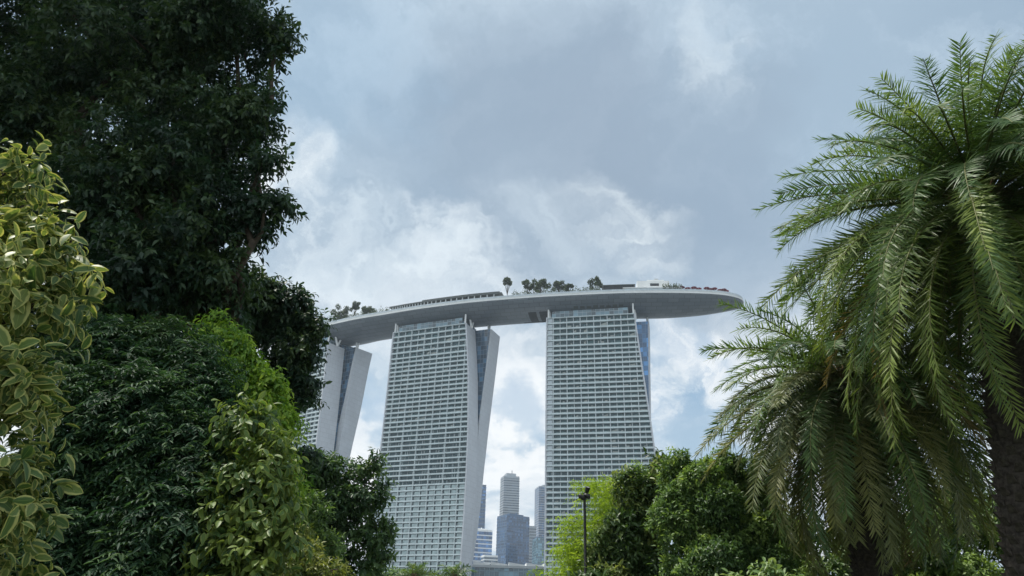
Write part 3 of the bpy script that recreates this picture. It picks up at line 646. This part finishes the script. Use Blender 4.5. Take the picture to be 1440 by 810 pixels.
# bright vine-covered shrub behind
bl = [px_blob(*a) for a in ((300, 485, 34, 10.2, 26), (328, 515, 40, 10.1, 42), (352, 560, 38, 10, 46), (378, 610, 26, 9.9, 50), (325, 590, 50, 9.9, 60), (392, 680, 20, 9.9, 46), (262, 505, 22, 10.3, 16), (308, 458, 14, 10.2, 12), (368, 540, 22, 10, 26), (330, 470, 10, 10.2, 8))]
tree('climbing_vine', 'bright lime green climber spilling over the shrubs, lit from above', 'vine', 43, bl, (-3.4, 10.6), .09, LM['lime'], 2100, 9, .34, .7, .10, .38, .6, T_TRI, sub=14, subr=(.22, .44), shell=.5, tone_s=.3)
# variegated shrub with broad leaves
bl = [px_blob(*a) for a in ((352, 590, 30, 7.8, 18), (385, 650, 16, 7.6, 40), (352, 690, 40, 7.6, 54), (350, 770, 44, 7.5, 50), (390, 740, 20, 7.5, 50), (320, 660, 20, 7.8, 26), (340, 840, 60, 7.4, 40), (300, 760, 24, 7.7, 40))]
tree('variegated_shrub', 'broad leaved shrub with yellow margined leaves in the lower left middle', 'shrub', 47, bl, (-2.7, 7.6), .07, LM['vari2'], 850, 8, .3, .4, .10, .46, .6, T_BIG, sub=9, subr=(.28, .46), shell=.4, uv=True, tone_s=.22, up=.45)
# slender tree before the middle tower
bl = [px_blob(*a) for a in ((470, 665, 44, 24, 26), (518, 656, 22, 24, 18), (490, 700, 50, 24, 34), (450, 730, 50, 24, 50), (505, 745, 46, 24, 38), (530, 690, 18, 23.8, 16), (520, 785, 26, 24, 26), (470, 790, 50, 24, 28), (440, 660, 26, 24, 26), (425, 690, 30, 24.3, 40))]
tree('young_tree', 'small open crowned tree standing before the middle hotel tower', 'tree', 51, bl, (-5.2, 24.4), .14, LM['young'], 1900, 8, .32, .3, .20, .44, .4, T_TRI, sub=8, subr=(.28, .46), shell=.35, tone_s=.22, fork=.3, tone0=.55)
# low yellow green shrubs at the bottom
bl = [px_blob(*a) for a in ((425, 790, 34, 14, 24), (460, 806, 30, 14, 16), (400, 830, 50, 14, 40), (445, 850, 60, 14, 45), (410, 750, 24, 14.3, 22))]
tree('low_shrub', 'low yellow green bush at the foot of the broad leaved shrub', 'shrub', 53, bl, (-3.9, 14.2), .06, LM['yel'], 900, 8, .22, .3, .10, .35, .3, T_TRI, sub=9, tone_s=.2)
bl = [px_blob(*a) for a in ((430, 720, 26, 17, 40), (450, 770, 30, 17, 30), (425, 800, 40, 17, 40))]
tree('screen_shrub', 'mid green bush wedged between the broad leaved shrub and the small tree', 'shrub', 54, bl, (-4.8, 17.1), .08, LM['mid'], 800, 8, .24, .3, .11, .38, .4, T_TRI, sub=9, tone_s=.2)
# right hand trees
bl = [px_blob(*a) for a in ((890, 690, 30, 20, 26), (905, 740, 45, 20, 40), (875, 770, 42, 19.8, 40), (925, 700, 30, 20.2, 40), (850, 800, 30, 19.7, 26), (915, 810, 50, 19.8, 40), (860, 850, 70, 19.7, 50), (925, 660, 16, 20.2, 16))]
tree('glossy_tree', 'dark glossy broad leaved tree between the bamboo and the round tree', 'tree', 57, bl, (4.2, 20.5), .14, LM['broad'], 3000, 8, .28, .2, .17, .38, .15, T_MID, sub=10, subr=(.26, .44), shell=.45, tone_s=.22, up=.9)
bl = [px_blob(*a) for a in ((985, 680, 50, 18, 42), (1010, 725, 66, 18, 58), (955, 720, 36, 18, 58), (1050, 740, 50, 18.2, 60), (1000, 790, 80, 17.8, 50), (1070, 800, 50, 17.8, 50), (950, 652, 20, 18.2, 18), (1015, 655, 30, 18.3, 26), (1060, 690, 40, 18.6, 40), (1000, 860, 110, 17.8, 60))]
tree('round_tree', 'rounded mid green tree with dense sunlit crown beside the palms', 'tree', 59, bl, (5.6, 18.6), .16, LM['mid'], 10500, 9, .22, .3, .115, .44, .3, T_TRI, sub=16, subr=(.22, .38), shell=.72, tone_s=.32, up=.9)
bl = [px_blob(*a) for a in ((850, 705, 26, 22, 22), (870, 690, 40, 22.4, 14), (845, 740, 34, 22, 34), (815, 790, 36, 21.8, 26), (880, 720, 30, 22, 30), (905, 668, 20, 22.4, 12), (800, 745, 24, 22, 16), (840, 690, 28, 22.3, 10), (845, 790, 46, 22, 30), (800, 830, 50, 22, 30), (805, 775, 26, 22, 14))]
tree('bamboo_clump', 'feathery lime green bamboo clump beside the lamp post', 'bamboo', 61, bl, (3.0, 22.5), .05, LM['bamboo'], 2300, 9, .5, .5, .14, .075, .4, T_TRI, sub=9, subr=(.3, .6), shell=.1, tone_s=.2, jitter=.6, fork=.2)
bl = [px_blob(*a) for a in ((1330, 730, 60, 21, 50), (1290, 780, 60, 21, 50), (1390, 740, 60, 21, 60), (1350, 830, 90, 21, 50), (1250, 790, 60, 21.5, 70), (1350, 690, 40, 21.4, 30), (1440, 740, 60, 21.4, 70), (1160, 790, 70, 22, 60), (1100, 760, 50, 22, 50))]
tree('far_shrub', 'sunlit green shrub seen under the hanging fronds between the two palm trunks', 'shrub', 63, bl, (12.5, 21.4), .1, LM['mid'], 6500, 8, .28, .3, .15, .42, .35, T_TRI, sub=11, tone_s=.24, tone0=.6)
bl = [px_blob(*a) for a in ((1085, 812, 28, 12, 14), (1025, 818, 22, 12, 14), (1060, 850, 60, 12, 34), (1130, 840, 50, 12, 30), (1000, 850, 50, 12, 34))]
tree('front_shrub', 'pale leaved low shrub at the bottom edge under the round tree', 'shrub', 65, bl, (3.9, 12.2), .05, LM['front'], 420, 8, .2, .25, .11, .45, .3, T_MID, sub=8, tone_s=.2, tone0=.6)
# a row of far trees at the foot of the middle tower
spots = [(562, 812, 24, 9, 'far_tree'), (604, 816, 18, 8, 'far_tree'), (532, 806, 24, 12, 'far_tree'), (642, 822, 22, 8, 'far_tree')]
far_lab = ['far dark tree second from the left at the foot of the middle tower', 'far dark tree between two small palms at the foot of the middle tower', 'far dark tree touching the small open crowned tree', 'far dark tree nearest the glass hall']
for k, (px, py, rx, ry, nm) in enumerate(spots):
    bl = [px_blob(px, py, rx, 95, ry), px_blob(px - 10, py + 14, rx, 95, ry * 1.2), px_blob(px + 10, py + 14, rx, 95, ry * 1.2)]
    c = bl[0][0]; tree(nm, far_lab[k], 'tree', 70 + k, bl, (c[0], 95.5), .25, LM['mid'], 260, 7, .7, .3, .5, .45, .3, T_TRI, sub=8, tone_s=.2, group='far trees at the foot of the middle tower', tone0=.35)

# ------------------------------------------------------------------ palms
def frond_mesh(rng, start, az, el, L, sagk, nl, ll, lw, old=False):
    n = 16; pts = []; p = np.array(start, float); a = el; tw = az
    for i in range(n + 1):
        pts.append(p.copy()); t = i / n
        a2 = a - sagk * (t ** 1.4)
        p = p + np.array([math.cos(a2) * math.sin(tw), math.cos(a2) * math.cos(tw), math.sin(a2)]) * L / n
        tw += rng.normal() * .012
    pts = np.array(pts); rad = np.linspace(.035, .006, n + 1)
    return pts, rad
def build_palm(name, label, seed, root, top, trunk_r, fronds, lm_new, lm_old, L0, group, nl=46, ll=.46, lw=.026, most=100):
    rng = np.random.default_rng(seed); root = np.array([root[0], root[1], 0.0]); top = np.array(top, float)
    T = thing(name, label, 'palm tree', root, 0, group); off = root
    m = MB(); pts = []; rr = []; n = 40
    for i in range(n + 1):
        t = i / n; pts.append((top - root) * t + np.array([.05 * math.sin(3 * t), .04 * math.sin(2.2 * t), 0])); rr.append(trunk_r * (1.12 - .2 * t + .06 * (i % 2)))
    m.tube(pts, rr, 20)
    for i in range(420):                                     # old leaf bases
        t = (i + .5) / 420; a = i * 2.39996; c = (top - root) * t; r = trunk_r * (1.1 - .2 * t); dr = np.array([math.cos(a), math.sin(a), 0]); sd = np.array([-math.sin(a), math.cos(a), 0])
        w = .075; h = .13
        b0, b1 = c + dr * r * .95 - sd * w, c + dr * r * .95 + sd * w
        t0, t1 = c + dr * (r + .07) - sd * w * .6 + np.array([0, 0, h]), c + dr * (r + .07) + sd * w * .6 + np.array([0, 0, h])
        u0, u1 = c + dr * r * .9 - sd * w * .6 + np.array([0, 0, h * 1.05]), c + dr * r * .9 + sd * w * .6 + np.array([0, 0, h * 1.05])
        m.poly([b0, b1, t1, t0]); m.poly([t0, t1, u1, u0]); m.poly([b0, t0, u0]); m.poly([b1, u1, t1])
    m.build('trunk', MT['palmbark'], T)
    m = MB()
    for i in range(70):
        t = i / 70; a = i * 2.39996; e = -0.2 + 1.3 * t; dr = np.array([math.cos(a) * math.cos(e), math.sin(a) * math.cos(e), math.sin(e)])
        c = (top - root) + np.array([0, 0, -.55 + .75 * t]) + np.array([dr[0], dr[1], 0]) * trunk_r * .75
        m.tube([c, c + dr * .25, c + dr * .5 + np.array([0, 0, .03])], [.075, .05, .03], 5)
    m.build('leaf_bases', MT['drybase'], T)
    pack = []; packm = MB()
    for nf, (az, el, Lk, sag, old) in enumerate(fronds):
        Lf = L0 * Lk; h0 = .28 * max(-1, math.sin(el))
        st = (top - root) + np.array([math.sin(az) * trunk_r * .7, math.cos(az) * trunk_r * .7, h0])
        pts, rad = frond_mesh(rng, st, az, el, Lf, sag, nl, ll, lw)
        ts = np.concatenate([np.linspace(.14, .99, nl)] * 2); sg = np.concatenate([np.ones(nl), -np.ones(nl)]); ts = np.clip(ts + rng.normal(size=len(ts)) * .006, .1, 1)
        x = ts * (len(pts) - 1); i0 = np.minimum(x.astype(int), len(pts) - 2); f = (x - i0)[:, None]
        base = pts[i0] * (1 - f) + pts[i0 + 1] * f; tan = unit(pts[i0 + 1] - pts[i0])
        sd = unit(np.cross(tan, np.array([0, 0, 1.0]) + np.array([math.sin(az), math.cos(az), 0]) * (.35 if abs(el) > 1.2 else 0)) + 1e-6); up_ = np.cross(sd, tan)
        tws = rng.normal() * .35; sd2 = sd * math.cos(tws) + up_ * math.sin(tws); up2 = np.cross(sd2, tan)
        tier = rng.choice([-.25, .2, .5, .75], len(ts)); fw = .55 + .75 * ts ** 2
        ax = unit(tan * fw[:, None] + sd2 * sg[:, None] * 1.0 + up2 * tier[:, None] + rng.normal(size=(len(ts), 3)) * rng.choice([.10, .16, .24]))
        ax[:, 2] -= .12 + .12 * rng.random(len(ts)); ax = unit(ax)
        lens = ll * np.interp(ts, [0, .12, .3, .7, 1], [.35, .7, 1, .92, .5]) * np.clip(1 + rng.normal(size=len(ts)) * .16, .3, 1.4)
        tone = np.clip((.72 if old else .42) + rng.normal() * .16 + rng.normal(size=len(ts)) * .10 + .15 * (ts - .5), 0, 1)
        nr = up2 * 1.0 + sd2 * sg[:, None] * (-.5) + rng.normal(size=(len(ts), 3)) * .25
        wd = np.full(len(ts), lw) * (1 + .2 * rng.random(len(ts)))
        if nf >= most:
            pack.append((base, ax, nr, lens, wd, tone)); packm.tube(list(pts), list(rad), 5); continue
        fo = leaves('frond', LM['palm_dead'] if (el < -.3 and rng.random() < .13) else lm_old if old else lm_new, T, base, ax, nr, lens, wd, tone, T_PALM)
        mb = MB(); mb.tube(list(pts), list(rad), 5); mb.build('midrib', MT['rachis'], fo, True)
    if pack:                                                 # the inner fronds past the first hundred
        fo = leaves('fronds', lm_old, T, *[np.concatenate(c) for c in zip(*pack)], T_PALM); fo['kind'] = 'stuff'
        packm.build('midribs', MT['rachis'], fo, True)
    return T
T_PALM = (np.array([[0, .25, 0], [0, -.25, 0], [.3, .5, .0], [.3, -.5, .0], [.7, .36, -.03], [.7, -.36, -.03], [1, 0, -.09]]), [(0, 1, 3, 2), (2, 3, 5, 4), (4, 5, 6)])
def crown_fronds(rng, n, lo, hi, seed_az=0.0, sg=(.75, 1.25), extra=0, dry=.75, low=1.0, pw=.8):
    out = []
    for i in range(n + extra):
        t = (i + .5) / n if i < n else .3 + .7 * (i - n + .5) / extra; el = hi + (lo - hi) * t ** pw; az = seed_az + i * 2.39996 + rng.normal() * .15
        if i >= n: el -= .12
        old = t > .6 and rng.random() < dry
        out.append((az, el + rng.normal() * .06, rng.uniform(.88, 1.06) * (.82 if t < .08 else 1) * (1 + (low - 1) * min(1, max(0, (t - .25) / .5))), rng.uniform(*sg), old))
    return out
rg = np.random.default_rng(5)
pt = aty(1380, 288, 12.8); pr = aty(1418, 800, 12.9)
build_palm('palm_tree', 'large foreground palm at the right edge with arching green fronds', 91, (pr[0] + .05, 12.9), pt, .36, crown_fronds(rg, 100, -.85, 1.4, .3, (.7, 1.3), 140, low=1.42, pw=.9), LM['palm'], LM['palm'], 3.6, 'date palms on the right', nl=100, ll=.46, lw=.0225)
pt = aty(1192, 540, 17.0); pr = aty(1213, 800, 17.1)
build_palm('palm_tree', 'smaller palm with a skirt of hanging olive fronds left of the large palm', 93, (pr[0] + .05, 17.1), pt, .36, crown_fronds(rg, 100, -.9, 1.2, 1.1, (.75, 1.5), 80, low=1.35), LM['palm'], LM['palm_old'], 3.25, 'date palms on the right', nl=96, ll=.43, lw=.0225)
for k, (px, py, lab) in enumerate(((640, 812, 'small far palm just left of the end wall of the middle tower'), (582, 813, 'small far palm at the foot of the middle tower, left of its twin'))):
    pt = aty(px, py, 90); fr = crown_fronds(rg, 22, -.3, 1.2, k)
    build_palm('palm_tree', lab, 95 + k, (pt[0], 90.3), pt, .2, fr, LM['palm'], LM['palm'], 2.3, 'far palms at the foot of the tower', nl=22, ll=.7, lw=.09)

# ------------------------------------------------------------------ roof garden trees on the sky deck
def deck_at(px, into):                                      # deck station under a column of the photograph
    def err(s):
        p = np.array(deckpt(s, into, RIM + 4)) - EYEP; return PW / 2 + FPX * (p @ RT) / (p @ FW) - px
    a, b_ = 2.0, 17.0
    for _ in range(40):
        c = (a + b_) / 2
        if err(c) > 0: b_ = c
        else: a = c
    p = deckpt(a, into, RIM); return np.array(p)
RT_ = [(479, 432, 6, 1.7, 'spreading rooftop tree at the far left of the sky deck'), (497, 425.5, 7, 1.0, 'tall thin rooftop tree, middle of the left hand three'), (515, 429, 6, 1.2, 'round rooftop tree beside the end of the dark canopy'),
       (713, 391, 8, .8, 'lone rooftop tree just right of the dark canopy'), (742, 395, 7, 1.0, 'rooftop tree left in the middle cluster of the deck'), (760, 391, 8, 1.5, 'widest rooftop tree, in the middle cluster of the deck'), (786, 395, 6, 1.1, 'round rooftop tree right of the widest one'), (800, 399.5, 5, .8, 'tiny ball shaped rooftop tree beside the dark rooftop box'), (838, 392, 9, 1.1, 'round rooftop tree between the dark box and the white building')]
for k, (px, pyt, into, wide, lab) in enumerate(RT_):
    c = deck_at(px, into); rng = np.random.default_rng(200 + k); h = aty(px, pyt, c[1])[2] - RIM
    T = thing('roof_tree', lab, 'tree', c, 0, 'trees on the sky deck')
    m = MB(); m.tube([(0, 0, 0), (.1, 0, h * .35), (0, .1, h * .6)], [.3, .22, .1], 7); cen = []
    cr_ = 3.7 * wide; zc = h - cr_ * .5
    for i in range(12):
        a = i * 2.4 + rng.normal() * .5; r_ = cr_ * (.15 + .95 * rng.random() ** .8); e = np.array([math.cos(a) * r_, math.sin(a) * r_ * .8, zc + cr_ * rng.uniform(-1.0, .28)]); cen.append(e); m.tube([(0, 0, h * .35), e], [.14, .04], 5)
    m.build('trunk', MT['bark'], T)
    N = int(1500 * wide); ci = np.array(cen)[rng.integers(0, 12, N)]; d = unit(rng.normal(size=(N, 3))); p = ci + d * cr_ * rng.uniform(.2, .42, (N, 1)) * rng.uniform(.3, 1, (N, 1))
    leaves('crown', LM['roof'], T, p, d + rng.normal(size=(N, 3)) * .5, rng.normal(size=(N, 3)) + np.array([0, 0, 1.0]), np.full(N, .95), np.full(N, .6), rng.random(N), T_TRI)
def hedge(lab, s0, s1, base, amp, N, seed):
    HG = thing('roof_hedge', lab, 'hedge', (0, 0, 0), 0, 'hedges on the sky deck'); rng = np.random.default_rng(seed); c0 = np.array(deckpt((s0 + s1) / 2, 3.5, RIM)); HG.location = tuple(float(v) for v in c0)
    ss = rng.uniform(s0, s1, N); ii = rng.uniform(2.0, 6, N); hh = base + amp * (np.sin(ss * 31 + seed) + .7 * np.sin(ss * 83)) + rng.random(N)
    p = np.array([deckpt(a, i, RIM + .3 + h * rng.random()) for a, i, h in zip(ss, ii, hh * 1.3)]) - c0
    leaves('foliage', LM['roof'], HG, p, rng.normal(size=(N, 3)), rng.normal(size=(N, 3)) + np.array([0, 0, 1.0]), np.full(N, .9), np.full(N, .5), rng.random(N), T_TRI)
    m = MB(); k = int((s1 - s0) / .06)
    for i in range(k):
        c = np.array(deckpt(s0 + .03 + i * .06, 4, RIM)) - c0; m.tube([c, (c[0], c[1], c[2] + 2.0)], [.1, .05], 5)
    m.build('stems', MT['bark'], HG)
hedge('low dark hedge on the deck between the white building and the red parasols', 11.9, 12.45, 4.8, .6, 1800, 300)
hedge('low planting under the middle cluster of rooftop trees', 8.75, 10.5, 4.2, .7, 3200, 301)
hedge('low planting at the left end of the deck, before the canopy starts', 2.4, 5.0, 3.9, .8, 3200, 302)

# ------------------------------------------------------------------ haze: the humid air between here and the city
hm = bpy.data.materials.new('humid_air'); hm.use_nodes = True; q = NT(hm.node_tree); q.n.remove(q.n['Principled BSDF'])
pv = q.new('ShaderNodeVolumePrincipled'); pv.inputs['Color'].default_value = (.78, .89, 1, 1); pv.inputs['Density'].default_value = 0.00012; pv.inputs['Anisotropy'].default_value = .25
q.l.new(pv.outputs[0], q.n['Material Output'].inputs['Volume'])
m = MB(); m.box(-6500, 6500, -6500, 9500, -1, 340); o = m.build('haze', hm); o['kind'] = 'stuff'
